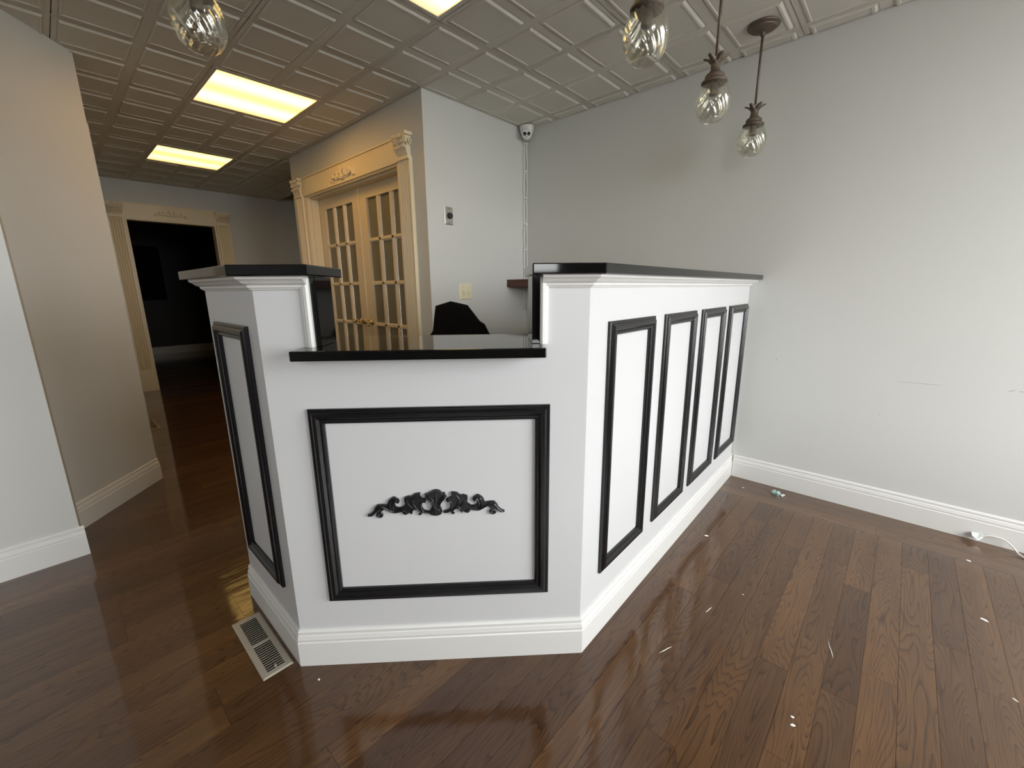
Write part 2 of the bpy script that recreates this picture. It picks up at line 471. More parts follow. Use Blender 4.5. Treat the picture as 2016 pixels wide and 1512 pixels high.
# ------------------------------------------------------------------ suspended ceiling
ceiling = struct(empty('ceiling', (0, 0, ZC)))
T = .6011; X0, Y0 = -1.755, 1.434
def tile_bm():
    bm = bmesh.new(); h = T / 2 - .002; c = T / 2
    def ring(x0, x1, y0, y1, z): return [bm.verts.new(p) for p in ((x0, y0, z), (x1, y0, z), (x1, y1, z), (x0, y1, z))]
    def bridge(a, b):
        for i in range(4):
            j = (i + 1) % 4; bm.faces.new((a[i], a[j], b[j], b[i]))
    top = ring(-h, h, -h, h, .016)
    # flange as a 3x3 lattice with four square holes
    mrg = .020
    xs = [-h, -c + mrg, -mrg, mrg, c - mrg, h]
    grid = {(i, j): bm.verts.new((xs[i], xs[j], 0)) for i in range(6) for j in range(6)}
    for i in range(5):
        for j in range(5):
            if i in (1, 3) and j in (1, 3): continue
            bm.faces.new((grid[i, j], grid[i + 1, j], grid[i + 1, j + 1], grid[i, j + 1]))
    for i in (1, 3):
        for j in (1, 3):
            a = [grid[i, j], grid[i + 1, j], grid[i + 1, j + 1], grid[i, j + 1]]
            x0, x1, y0, y1 = xs[i], xs[i + 1], xs[j], xs[j + 1]
            for d, z in ((.003, .002), (.007, .002), (.016, -.0055), (.022, -.006), (.026, -.006), (.029, -.0035)):
                e_ = d * .5; b = ring(x0 + d, x1 - d, y0 + e_, y1 - e_, z); bridge(a, b); a = b
            bm.faces.new(a)
    for k in range(5):
        bm.faces.new((grid[k, 0], grid[k + 1, 0], top[1], top[0])) if False else None
    bm.faces.new(top)
    bmesh.ops.recalc_face_normals(bm, faces=bm.faces)
    for f in bm.faces:                       # face into the room
        if f.normal.z > .2 and f.calc_center_median().z < .01: f.normal_flip()
    return bm
def sides(bm):
    return bm
tb = tile_bm(); TILE = bpy.data.meshes.new('ceiling_tile'); tb.to_mesh(TILE); tb.free(); TILE.materials.append(M_tile)
def cut(me, planes):
    bm = bmesh.new(); bm.from_mesh(me)
    for co, no in planes:
        bmesh.ops.bisect_plane(bm, geom=bm.verts[:] + bm.edges[:] + bm.faces[:], plane_co=co, plane_no=no, clear_outer=True)
    n = bpy.data.meshes.new('ceiling_tile'); bm.to_mesh(n); bm.free()
    if not n.materials: n.materials.append(M_tile)
    return n
LIGHTS = [(-3, -1), (-3, -1)]
light_tiles = {(-3 + 3, -1): 0, (-3 + 0, -1): 1, (-3 - 3 + 0, -1): 2}
# tile index ix covers X0+ix*T .. X0+(ix+1)*T, iy likewise from Y0
light_tiles = {(0, -1): 0, (-3, -1): 1, (-6 + 0, -1): 2}
light_tiles = {(0, -1), (-3, -1), (-6, -1)}
def add_tile(ix, iy):
    x0, y0 = X0 + ix * T, Y0 + iy * T; x1, y1 = x0 + T, y0 + T
    cx, cy = x0 + T / 2, y0 + T / 2
    if x1 < XF + .02 or x0 > XW - .02 or y1 < -2.99 or y0 > YR - .02: 
        if not (x1 < XE and y0 < 3.99): return
    planes = []
    def lim(co, no): planes.append((Vector(co) - Vector((cx, cy, 0)), Vector(no)))
    if x0 < XF < x1: lim((XF + .003, 0, 0), (-1, 0, 0))
    if x1 > XW > x0: lim((XW - .003, 0, 0), (1, 0, 0))
    if y1 > YR > y0 and x1 > XB + .02: lim((0, YR - .006, 0), (0, 1, 0))
    if y0 > YD - .02 and XE < cx < XB: return            # room behind the doors
    if cx < XB and cx > XE - .0 and y1 > YD > y0: lim((0, YD - .003, 0), (0, 1, 0))
    if x0 < XE < x1 and y0 > YD: lim((XE - .003, 0, 0), (1, 0, 0))
    # left side walls
    if cx < A2[0] and y1 < YC: return
    if cx < -2.68 and y1 < -.08: return
    if y0 > 2.3 and cx < -5.9: return          # missing tile in the far corner
    if y0 < 2.37 < y1 and cx < -5.9: lim((0, 2.37, 0), (0, 1, 0))
    me = TILE if not planes else cut(TILE, planes)
    if len(me.polygons) < 1: return
    o = bpy.data.objects.new('ceiling_tile', me); COL.objects.link(o); o.parent = ceiling; o.location = (cx, cy, 0)
for ix in range(-8, 7):
    for iy in range(-8, 5):
        if (ix, iy) in light_tiles: continue
        add_tile(ix, iy)
# tees of the grid
def tee(name, x0, x1, y0, y1): 
    o = MB()  .box(x0, x1, y0, y1, .002, .020).build(name, M_tee, ceiling)
for iy in range(-7, 4):
    y = Y0 + iy * T
    if y > YR - .02 or y < -2.95: continue
    xa = XB + .01 if y > YD else (XF + .01 if y > YC else -2.55)
    tee('grid_tee', xa, XW - .01, y - .010, y + .010)
for ix in range(-7, 7):
    xx = X0 + ix * T
    if xx > XW - .02 or xx < XF + .02: continue
    if xx < XE: a, b = YC + .01, 2.30
    elif xx < XB: a, b = (YC + .01 if xx < A2[0] else -.04), YD - .01
    else: a, b = -2.98, YR - .01
    tee('grid_cross_tee', xx - .010, xx + .010, a, b)

# lights set in the grid
def troffer(ix, iy, label, col, s):
    x0, y0 = X0 + ix * T, Y0 + iy * T; cx, cy = x0 + T / 2, y0 + T / 2
    t = tag(empty('ceiling_light', (cx, cy, ZC)), label, 'ceiling light', 'recessed ceiling lights')
    h = T / 2 - .004; i_ = T / 2 - .026
    f = MB()
    for a, b, c, d in ((-h, h, -h, -i_), (-h, h, i_, h), (-h, -i_, -i_, i_), (i_, h, -i_, i_)): f.box(a, b, c, d, -.002, .02)
    f.build('light_frame', M_tee, t)
    d = MB().box(-i_, i_, -i_, i_, .004, .010)
    d.build('diffuser', emit('warm_diffuser', col, s, cx, cy), t)
troffer(0, -1, 'square warm ceiling light nearest the camera, cut by the top of the photo', (1, .70, .27), 2.4)
troffer(-3, -1, 'square amber ceiling light in front of the french doors', (1, .53, .12), 4.6)
troffer(-6, -1, 'square pale yellow ceiling light deepest in the passage', (1, .62, .18), 2.4)

# ------------------------------------------------------------------ reception desk
Lo, Ro, Wo = V2(-1.235, .352), V2(-.611, .984), V2(-.654, YR - .004)
FD = (Ro - Lo).normalized(); FN = V2(FD.y, -FD.x)
LN = V2(0, -1); RN = V2(Wo.y - Ro.y, -(Wo.x - Ro.x)).normalized(); RD = V2(-RN.y, RN.x)
OFF = .014
Lb = miter(Lo, FN, LN, -OFF); Rb = miter(Ro, FN, RN, -OFF)
Eb = V2(-1.715, .366)
tW = (YR - .004 - Rb.y) / RD.y; Wb = Rb + RD * tW
def F(s, d=0.0):              # point on the desk front: s along, d depth behind the baseboard line
    p = Lo + FD * s - FN * d; return (p.x, p.y)
desk = tag(empty('reception_desk', (Lo.x, Lo.y, 0)), 'white panelled reception desk with black frames and a stepped-down front', 'desk')
def dp(o): return part_local(o, desk)
TH = .14
Li, Ri = miter(Lb, FN, LN, -TH), miter(Rb, FN, RN, -TH)
CT0, CT1 = 1.184, 1.211       # underside / top of the high ledges
SH0, SH1 = .977, 1.003        # low shelf
dp(MB().prism([Eb, Lb, Li, V2(Eb.x, Eb.y + TH)], 0, CT0).build('side_wall', M_desk))
dp(MB().prism([Rb, Wb, Wb - RN * TH, Ri], 0, CT0).build('side_wall', M_desk))
dp(MB().prism([Lb, Rb, Ri, Li], 0, SH0).build('front_wall', M_desk))
sL, sR = .150, .749
dp(MB().prism([Lb, F(sL, OFF), F(sL, OFF + TH), Li], SH0, CT0).build('front_pier', M_desk))
dp(MB().prism([F(sR, OFF), Rb, Ri, F(sR, OFF + TH)], SH0, CT0).build('front_pier', M_desk))
# baseboard and crown
DBB = [(-.004, 0), (.014, 0), (.014, .082), (.0115, .086), (.0125, .093), (.0095, .105), (.007, .108), (.0078, .117), (.004, .124), (-.004, .125)]
path = [Eb, Lb, Rb, Wb]
for r in runs(path, DBB, 'base_moulding', M_trim, None): dp(r)
CRP = [(-.004, 1.151), (.005, 1.151), (.008, 1.155), (.012, 1.157), (.013, 1.162), (.017, 1.164), (.024, 1.167), (.031, 1.173), (.037, 1.176), (.040, 1.178), (.042, 1.184), (-.004, 1.184)]
for r in runs([Eb, Lb, V2(*F(.150, OFF))], CRP, 'crown_moulding', M_trim, None): dp(r)
for r in runs([V2(*F(.751, OFF)), Rb, Wb], CRP, 'crown_moulding', M_trim, None): dp(r)
# white strips beside the step-down, black lining of its cheeks
def cheek(s0, s1, side):
    # side -1: strip on the left pier, lining faces right
    prof = [(0, 0), (0, .012), (.006, .016), (.014, .014), (.018, .009), (.022, .008), (.022, 0)]
    a, b = (s0, s1)
    ring = []
    for k, (u, o) in enumerate(prof):
        s = (b - u) if side < 0 else (a + u)
        ring.append(F(s, OFF - o))
    dp(MB().prism(ring, SH1, 1.178).build('edge_strip', M_trim))
cheek(.130, .152, -1); cheek(.747, .769, 1)
def lining(a, b, d0, d1):
    dp(MB().prism([F(a, d0), F(b, d0), F(b, d1), F(a, d1)], SH1 + .0005, CT0 - .001).build('cheek_lining', M_gran, bevel=.0008))
lining(sL + .001, .167, .012, .122); lining(.7265, sR - .001, .012, .137)

FRP = [(0, -.002), (0, .008), (.003, .010), (.008, .0095), (.010, .013), (.015, .018), (.024, .0175), (.029, .012), (.031, .010), (.035, .012), (.039, .011), (.042, .007), (.042, -.002)]
def frame(o3, sd, nd, s0, s1, z0, z1, label=None):
    """rectangular moulding on a vertical face; four mitred strips under one frame part"""
    base = o3 + sd * ((s0 + s1) / 2)
    fr = empty('panel_frame', (base.x, base.y, z0)); part_local(fr, desk)
    if label: fr['label'] = label
    loc = Vector((base.x, base.y, z0))
    def P(s, z, out):
        q = o3 + sd * s + nd * out; return Vector((q.x, q.y, z)) - loc
    cs = [(s0, z0, 1, 1), (s1, z0, -1, 1), (s1, z1, -1, -1), (s0, z1, 1, -1)]
    for k in range(4):
        a, b = cs[k], cs[(k + 1) % 4]
        rings = [[P(c[0] + c[2] * i_, c[1] + c[3] * i_, o_) for i_, o_ in FRP] for c in (a, b)]
        MB().loft(rings).build('moulding', M_black, fr)
    return fr
LbF = Lb
frame(V2(Lo.x, Lo.y) - FN * OFF, FD, FN, .110, .777, .226, .832, 'black rectangular frame around the scroll ornament')
frame(V2(0, .366), V2(1, 0), LN, -1.634, -1.318, .235, 1.054)
for t0, t1 in ((.104, .424), (.520, .847), (.931, 1.267), (1.352, 1.700)):
    frame(Rb, RD, RN, t0, t1, .225, 1.054)

# carved ornament
PAL = [(0.4483, 0.5829), (0.4574, 0.5801), (0.4652, 0.5722), (0.4722, 0.5732), (0.4742, 0.5642), (0.4775, 0.5602), (0.4703, 0.5554), (0.4654, 0.5491), (0.4603, 0.5403), (0.4575, 0.53), (0.4606, 0.5221), (0.4625, 0.5117), (0.4586, 0.504), (0.4467, 0.5005), (0.435, 0.5022), (0.4259, 0.5065), (0.4252, 0.5156), (0.4291, 0.5246), (0.4329, 0.5309), (0.4322, 0.5387), (0.4267, 0.5453), (0.4201, 0.5532), (0.4135, 0.5611), (0.4172, 0.5648), (0.414, 0.57), (0.4222, 0.5718), (0.4318, 0.5771), (0.4401, 0.5819)]
LEAF = [(0.4015, 0.5743), (0.4009, 0.5628), (0.4052, 0.5576), (0.4121, 0.5561), (0.4176, 0.5507), (0.4161, 0.5431), (0.4102, 0.542), (0.4056, 0.5435), (0.4042, 0.5384), (0.4048, 0.5293), (0.409, 0.5201), (0.417, 0.5159), (0.4263, 0.5143), (0.4259, 0.5078), (0.4119, 0.5088), (0.4032, 0.512), (0.4036, 0.506), (0.3963, 0.5023), (0.393, 0.5064), (0.3979, 0.5088), (0.3959, 0.5154), (0.388, 0.5201), (0.3798, 0.5198), (0.3748, 0.5148), (0.3756, 0.5083), (0.3709, 0.5072), (0.3677, 0.5125), (0.3627, 0.5075), (0.3544, 0.5052), (0.3488, 0.5093), (0.3457, 0.5159), (0.3386, 0.5135), (0.328, 0.5113), (0.3165, 0.5143), (0.3076, 0.5198), (0.2987, 0.5248), (0.2895, 0.5257), (0.28, 0.5221), (0.2738, 0.5172), (0.2688, 0.5122), (0.2589, 0.504), (0.2462, 0.5045), (0.2465, 0.5091), (0.2549, 0.5127), (0.2637, 0.5214), (0.268, 0.5316), (0.2756, 0.5403), (0.2884, 0.5411), (0.2998, 0.5394), (0.3044, 0.5393), (0.3061, 0.5469), (0.3101, 0.5544), (0.3175, 0.5606), (0.3258, 0.5641), (0.3313, 0.5601), (0.3379, 0.556), (0.3405, 0.5496), (0.3382, 0.5432), (0.3324, 0.5421), (0.3304, 0.5473), (0.3265, 0.5411), (0.3283, 0.5333), (0.3361, 0.5292), (0.3455, 0.5301), (0.3529, 0.5363), (0.3555, 0.5413), (0.3539, 0.5517), (0.3544, 0.5606), (0.3663, 0.5653), (0.3731, 0.5638), (0.3779, 0.5662), (0.3852, 0.5723), (0.3945, 0.5738)]
CURL = [(0.2918, 0.5251), (0.282, 0.5182), (0.275, 0.512), (0.2752, 0.5055), (0.2808, 0.5027), (0.2868, 0.505), (0.2883, 0.5097), (0.2843, 0.5124), (0.2814, 0.5099)]
RIB = [[(0.425, 0.5117), (0.4122, 0.5135), (0.4044, 0.5216), (0.4015, 0.532), (0.4033, 0.5435), (0.4094, 0.5497), (0.4145, 0.5491)], [(0.4005, 0.5139), (0.3896, 0.5273), (0.381, 0.5405), (0.3794, 0.5533), (0.3871, 0.5659)], [(0.3846, 0.5223), (0.3736, 0.533), (0.3649, 0.5436), (0.3634, 0.5564)], [(0.363, 0.5127), (0.3519, 0.5208), (0.3378, 0.5188), (0.3215, 0.5181), (0.3058, 0.5264), (0.2902, 0.5346), (0.2762, 0.5326), (0.2658, 0.5188), (0.251, 0.5069)], [(0.3182, 0.522), (0.3136, 0.5377), (0.3169, 0.5529), (0.3265, 0.5577)], [(0.324, 0.5218), (0.3216, 0.5374), (0.3285, 0.5525), (0.3353, 0.551)], [(0.3723, 0.5123), (0.3802, 0.5276), (0.3922, 0.5323)]]
RIBP = [[(0.4425, 0.5098), (0.4423, 0.5306), (0.4375, 0.5513), (0.4243, 0.5672)], [(0.4448, 0.5097), (0.446, 0.5356), (0.4481, 0.5791)], [(0.4472, 0.5096), (0.4493, 0.5303), (0.4561, 0.5507), (0.4696, 0.5669)], [(0.4409, 0.5254), (0.4326, 0.5464), (0.4193, 0.5597)], [(0.4502, 0.5251), (0.4593, 0.5455), (0.4728, 0.5591)], [(0.4284, 0.5103), (0.4372, 0.523), (0.4455, 0.5253), (0.4536, 0.5224), (0.4601, 0.5092)]]
def smooth_poly(p, k=4):
    out = []
    n = len(p)
    for i in range(n - 1):
        p0, p1, p2, p3 = p[max(i - 1, 0)], p[i], p[i + 1], p[min(i + 2, n - 1)]
        for j in range(k):
            t = j / k
            out.append(tuple(.5 * (2 * p1[c] + (p2[c] - p0[c]) * t + (2 * p0[c] - 5 * p1[c] + 4 * p2[c] - p3[c]) * t * t + (3 * p1[c] - p0[c] - 3 * p2[c] + p3[c]) * t ** 3) for c in (0, 1)))
    out.append(p[-1]); return out
CX = .446
def ornament_mesh(depth=.012):
    """relief in local coords: x along, z up, -y towards the viewer"""
    mb = MB()
    def slab(poly, d):
        poly = [(x - CX, z - .50) for x, z in poly]
        n = len(poly); A = sum(poly[i][0] * poly[(i + 1) % n][1] - poly[(i + 1) % n][0] * poly[i][1] for i in range(n)) / 2
        sg = 1 if A > 0 else -1
        def inset(e):
            r = []
            for i in range(n):
                p, a, b = poly[i], poly[i - 1], poly[(i + 1) % n]
                t = Vector((b[0] - a[0], b[1] - a[1]))
                if t.length < 1e-6: r.append(p); continue
                t.normalize(); r.append((p[0] - t.y * e * sg, p[1] + t.x * e * sg))
            return r
        r0 = [(x, .002, z) for x, z in poly]; r1 = [(x, -d * .55, z) for x, z in poly]; r2 = [(x, -d, z) for x, z in inset(.0022)]
        mb.loft([r0, r1, r2])
    def rib(l, r, d):
        l = smooth_poly([(x - CX, z - .50) for x, z in l]); n = len(l)
        rs = [max(.0006, r * (.45 + .55 * math.sin(PI * min(1, (i + 1) / n * .95)))) for i in range(n)]
        mb.tube([(x, -d, z) for x, z in l], rs, 6)
    mir = lambda l: [(2 * CX - x, z) for x, z in l]
    slab(PAL, depth)
    for fn in (lambda l: l, mir):
        slab(fn(LEAF), depth * .8)
        rib(fn(CURL), .0042, depth * .45)
        for l in RIB: rib(fn(l), .0035, depth * .8)
    for l in RIBP: rib(l, .0034, depth)
    return mb
om = ornament_mesh().mesh('ornament'); om.materials.append(M_black)
orn = bpy.data.objects.new('ornament', om); COL.objects.link(orn); orn['label'] = 'black carved scroll and palmette ornament'
ox, oy = F(CX, OFF)
orn.parent = desk; orn.location = Vector((ox, oy, .50)) - Vector(desk.location)
orn.rotation_euler = (0, 0, math.atan2(FD.y, FD.x))

# ledges and low shelf of black granite (each lies loose on the desk)
OV = .06
cL = miter(Lb, FN, LN, OV); cR = miter(Rb, FN, RN, OV); INN = .185
iL, iR = miter(Lb, FN, LN, -INN), miter(Rb, FN, RN, -INN)
def ledge(name, poly, z0, z1, label, bv=.003):
    o = MB().prism(poly, z0, z1).build(name, M_gran, bevel=bv); return tag(o, label, 'countertop')
ledge('ledge_top', [V2(-1.735, .366 - OV), cL, F(.173, OFF - OV), F(.173, OFF + INN), iL, V2(-1.735, .366 + INN)], CT0 + .0004, CT1,
      'black granite ledge on the left pier of the reception desk')
ledge('ledge_top', [F(.722, OFF - OV), cR, Wb + RN * OV, Wb - RN * INN, iR, F(.722, OFF + INN + .03)], CT0 + .0004, CT1,
      'long black granite ledge on the right side of the reception desk, running to the wall')
ledge('low_counter', [F(.119, OFF - .09), F(.755, OFF - .09), F(.755, OFF - .0005), F(sR - .002, OFF - .0005), F(sR - .002, .268), F(sL + .002, .268), F(sL + .002, OFF - .0005), F(.119, OFF - .0005)], SH0 + .0004, SH1,
      'low black granite shelf spanning the gap at the front of the reception desk')

# ------------------------------------------------------------------ french doors with their surround
def pilaster(mb_parent, x0, x1, y, z0, z1, name='pilaster', rot=False):
    """fluted shaft; front faces -Y (or +X when rot)"""
    w_ = x1 - x0; n = 5; pts = [(0, 0), (0, .026)]
    m0 = w_ * .12; fw_ = (w_ - 2 * m0) / n
    for k in range(n):
        a = m0 + k * fw_ + fw_ * .12; b = m0 + (k + 1) * fw_ - fw_ * .12
        for j in range(5):
            t = j / 4; pts.append((a + (b - a) * t, .026 - .016 * math.sin(PI * t)))
    pts += [(w_, .026), (w_, 0)]
    if rot: poly = [(y + o, x0 + u) for u, o in pts]
    else: poly = [(x0 + u, y - o) for u, o in pts]
    return MB().prism(poly, z0, z1)
def capital(cx, y, z0, w_, h, rot=False):
    """carved capital: astragal, bell with two rows of leaves, corner volutes, abacus"""
    out = []
    def Tm(mb):
        if rot: mb.v = [(y - yy, cx + xx, zz) for xx, yy, zz in mb.v]
        else: mb.v = [(cx + xx, y + yy, zz) for xx, yy, zz in mb.v]
        return mb
    hw = w_ / 2
    out.append(('capital_collar', Tm(MB().box(-hw * .98, hw * .98, -.036, 0, z0, z0 + h * .09).box(-hw * .88, hw * .88, -.030, 0, z0 + h * .09, z0 + h * .15))))
    bell = MB().loft([[(-hw * .74, 0, z0 + h * .15), (hw * .74, 0, z0 + h * .15), (hw * .74, -.024, z0 + h * .15), (-hw * .74, -.024, z0 + h * .15)],
                      [(-hw * .80, 0, z0 + h * .6), (hw * .80, 0, z0 + h * .6), (hw * .80, -.030, z0 + h * .6), (-hw * .80, -.030, z0 + h * .6)],
                      [(-hw * .98, 0, z0 + h * .86), (hw * .98, 0, z0 + h * .86), (hw * .98, -.044, z0 + h * .86), (-hw * .98, -.044, z0 + h * .86)]])
    out.append(('capital_bell', Tm(bell)))
    lv = MB()
    def leaf(x, yb, zb, hh, ww):
        for dx in (-.5, 0, .5):
            pts = [(x + dx * ww * .5, yb, zb), (x + dx * ww * .9, yb - .012, zb + hh * .5), (x + dx * ww * 1.15, yb - .022, zb + hh * .85), (x + dx * ww * 1.2, yb - .034, zb + hh * .90), (x + dx * ww * 1.2, yb - .036, zb + hh * .72)]
            lv.tube(pts, [ww * .22, ww * .26, ww * .24, ww * .2, ww * .1], 6)
    for k in (-.62, 0, .62): leaf(hw * k, -.022, z0 + h * .15, h * .34, hw * .44)
    for k in (-.34, .34): leaf(hw * k, -.026, z0 + h * .34, h * .34, hw * .42)
    out.append(('acanthus_leaves', Tm(lv)))
    vo = MB()
    for sx in (-1, 1):
        pts = []; c = (sx * hw * .80, z0 + h * .70)
        for k in range(22):
            a = k * .55; r = h * .15 * (1 - k / 26)
            pts.append((c[0] - sx * r * math.cos(a), -.046 - k * .0004, c[1] + r * math.sin(a)))
        vo.tube([(sx * hw * .25, -.028, z0 + h * .42), (sx * hw * .42, -.036, z0 + h * .62)] + pts, h * .045, 6)
        side = [(sx * (hw * .98 + .002), -.014 - h * .09 * (1 - k / 26) * math.cos(k * .55), z0 + h * .66 + h * .14 * (1 - k / 26) * math.sin(k * .55)) for k in range(18)]
        vo.tube(side, h * .03, 5)
    out.append(('volutes', Tm(vo)))
    # abacus with hollowed front and a rosette
    ab = [(-hw * 1.16, 0), (-hw * 1.16, -.058)] + [(hw * 1.16 * t, -.058 + .016 * (1 - t * t)) for t in (-.75, -.4, 0, .4, .75)] + [(hw * 1.16, -.058), (hw * 1.16, 0)]
    am = MB().prism(ab, z0 + h * .87, z0 + h); am.sphere((0, -.046, z0 + h * .9), (h * .10, .012, h * .10), 8, 6)
    out.append(('abacus', Tm(am)))
    return out
def surround(name, label_root, specs): pass

sur = struct(empty('trim_2', (-3.385, YD, 0)))
def sp_(o): return part_local(o, sur)
PR = (-2.612, -2.478); PL = (-4.305, -4.165)
ZSH = 1.968
for a, b in (PL, PR):
    pl = sp_(pilaster(None, a, b, YD, .16, ZSH).build('pilaster', M_cream))
    bl = MB().box(a - .006, b + .006, YD - .030, YD, 0, .15).box(a - .003, b + .003, YD - .026, YD, .15, .16).build('plinth', M_cream); sp_(bl)
    for nm, mb in capital((a + b) / 2, YD, ZSH, b - a, .155): sp_(mb.build(nm, M_cream, auto=(nm in ('acanthus_leaves', 'volutes'))))
sp_(MB().box(PL[1] - .02, PR[0] + .02, YD - .016, YD, ZSH + .004, 2.112).build('header_board', M_cream))
sp_(MB().box(PL[1] - .02, PR[0] + .02, YD - .024, YD, 2.112, 2.122).build('header_cap', M_cream))
# jamb linings of the opening
YDR = 1.859
sp_(MB().box(OL, OL + .014, YD - .004, YD + .19, 0, OT).build('jamb', M_cream))
sp_(MB().box(PL[1], OL, YD - .008, YD, 0, ZSH).build('casing_strip', M_cream))
sp_(MB().box(OR_ - .014, OR_, YD - .004, YD + .19, 0, OT).build('jamb', M_cream))
sp_(MB().box(OR_, PR[0], YD - .008, YD, 0, ZSH).build('casing_strip', M_cream))
sp_(MB().box(OL + .014, OR_ - .014, YD - .004, YD + .19, OT - .014, OT).build('head_jamb', M_cream))
sp_(MB().box(OL + .014, OL + .026, YD + .03, YDR - .004, 0, OT - .014).build('door_stop', M_cream))
sp_(MB().box(OL + .026, OR_ - .026, YD + .03, YDR - .004, OT - .028, OT - .014).build('door_stop', M_cream))
ho = bpy.data.objects.new('header_ornament', None)
hm = ornament_mesh(.020).mesh('header_ornament'); hm.materials.append(M_cream)
ho = bpy.data.objects.new('header_ornament', hm); COL.objects.link(ho); ho.scale = (.98, 1, 1.15); ho.location = (-3.385, YD - .016, 1.992); sp_(ho)

MID = (OL + OR_) / 2
def lever(parent, x, sgn, z):
    y = YDR
    ro = MB(); Mx = Matrix.Rotation(PI / 2, 3, 'X')
    ro.lathe([(.0, 0), (.028, 0), (.028, .004), (.022, .009), (.012, .012), (.010, .038), (.013, .042), (.0, .046)], (x, y, z), 18, Mx)
    h = part_local(ro.build('rosette', M_brass, smooth=True), parent)
    pts = []
    for k in range(13):
        t = k / 12; pts.append((x + sgn * (.012 + .105 * t), y - .042 - .006 * math.sin(PI * t), z + .012 * math.sin(2 * PI * t * .95) + (.016 * max(0, t - .8) * 5)))
    lv = MB().tube(pts, [.009 - .004 * abs(k / 12 - .3) for k in range(13)], 8)
    lv.sphere(pts[-1], .0085, 8, 6); lv.sphere((x, y - .03, z + .020), .009, 8, 6); lv.sphere((x, y - .032, z - .022), (.012, .012, .016), 8, 6)
    l = lv.build('lever', M_brass, smooth=True); part_local(l, parent)
def french(n, x0, x1, label):
    d = struct(empty('door_%d' % n, ((x0 + x1) / 2, YDR, 0))); 
    z0, z1 = .012, OT - .022; y0, y1 = YDR, YDR + .038
    K = .986
    zt = 1.15 + K * .715; zm = [1.15 + K * (v - 1.15) for v in (1.545, 1.201, .858, .515)]; zb = 1.15 + K * (.185 - 1.15)
    lw = .143 * K; mw = .043 * K; tot = 3 * lw + 2 * mw
    lx0 = x0 + (x1 - x0 - tot) / 2; lx1 = lx0 + tot
    P = lambda o: part_local(o, d)
    P(MB().box(x0, lx0, y0, y1, z0, z1).build('stile', M_door, bevel=.002)); P(MB().box(lx1, x1, y0, y1, z0, z1).build('stile', M_door, bevel=.002))
    P(MB().box(lx0, lx1, y0, y1, zt, z1).build('top_rail', M_door)); P(MB().box(lx0, lx1, y0, y1, z0, zb).build('bottom_rail', M_door))
    def bar(ax, c, a, b, w_):
        prof = [(-w_ / 2, y0 + .018), (-w_ / 2, y0 + .014), (-w_ * .28, y0 + .003), (w_ * .28, y0 + .003), (w_ / 2, y0 + .014), (w_ / 2, y0 + .018)]
        if ax == 'z': rings = [[(c + u, v, q) for u, v in prof] for q in (a, b)]
        else: rings = [[(q, v, c + u) for u, v in prof] for q in (a, b)]
        P(MB().loft(rings).build('muntin', M_door))
    for k in (1, 2): bar('z', lx0 + k * lw + (k - .5) * mw, zb, zt, mw)
    mh = .032
    for zc in zm: bar('x', zc, lx0, lx1, mh)
    rows = [zb] + [z for zc in reversed(zm) for z in (zc - mh / 2, zc + mh / 2)] + [zt]
    for r in range(5):
        for k in range(3):
            px = lx0 + k * (lw + mw)
            P(MB().box(px, px + lw, y0 + .020, y0 + .026, rows[2 * r], rows[2 * r + 1]).build('pane', M_pane))
    return d
dl = french(1, OL + .016, MID - .002, ''); dr = french(2, MID + .002, OR_ - .016, '')
part_local(MB().box(MID - .022, MID + .012, YDR - .010, YDR, .012, OT - .024).build('astragal', M_door, bevel=.003), dl)
ZH = 1.15 + .986 * (.877 - 1.15)
lever(dl, MID - .058, -1, ZH); lever(dr, MID + .062, -1, ZH)

# far doorway surround
fs = struct(empty('trim_3', (XF, 1.176, 0)))
def fp_(o): return part_local(o, fs)
for a, b in ((.604, .746), (1.606, 1.748)):
    fp_(pilaster(None, a, b, XF, .25, 1.945, rot=True).build('pilaster', M_cream))
    fp_(MB().box(XF, XF + .034, a - .006, b + .006, 0, .24).box(XF, XF + .028, a - .002, b + .002, .24, .25).build('plinth', M_cream))
    for nm, mb in capital((a + b) / 2, XF, 1.945, b - a, .150, rot=True): fp_(mb.build(nm, M_cream, auto=(nm in ('acanthus_leaves', 'volutes'))))
fp_(MB().box(XF, XF + .016, .73, 1.62, 1.94, 2.10).build('header_board', M_cream))
fp_(MB().box(XF, XF + .024, .73, 1.62, 2.10, 2.11).build('header_cap', M_cream))
for y in (FO[0], FO[1] - .014): fp_(MB().box(XF - .12, XF + .004, y, y + .014, 0, FO[2]).build('jamb', M_cream))
fp_(MB().box(XF - .12, XF + .004, FO[0] + .014, FO[1] - .014, FO[2] - .014, FO[2]).build('head_jamb', M_cream))
h2 = bpy.data.objects.new('header_ornament', hm); COL.objects.link(h2); h2.scale = (.80, 1, .9); h2.rotation_euler = (0, 0, PI / 2); h2.location = (XF + .016, 1.165, 1.985); fp_(h2)
# dark panel hanging in the room beyond
pic = tag(empty('wall_panel', (XD + .01, 1.38, 1.05)), 'dark rectangular panel hanging on the far wall of the unlit room', 'panel')
part_local(MB().box(XD, XD + .03, 1.21, 1.56, .99, 1.94).build('panel_frame', M_picture), pic)
part_local(MB().box(XD + .03, XD + .034, 1.235, 1.535, 1.015, 1.915).build('panel_face', M_picture), pic)

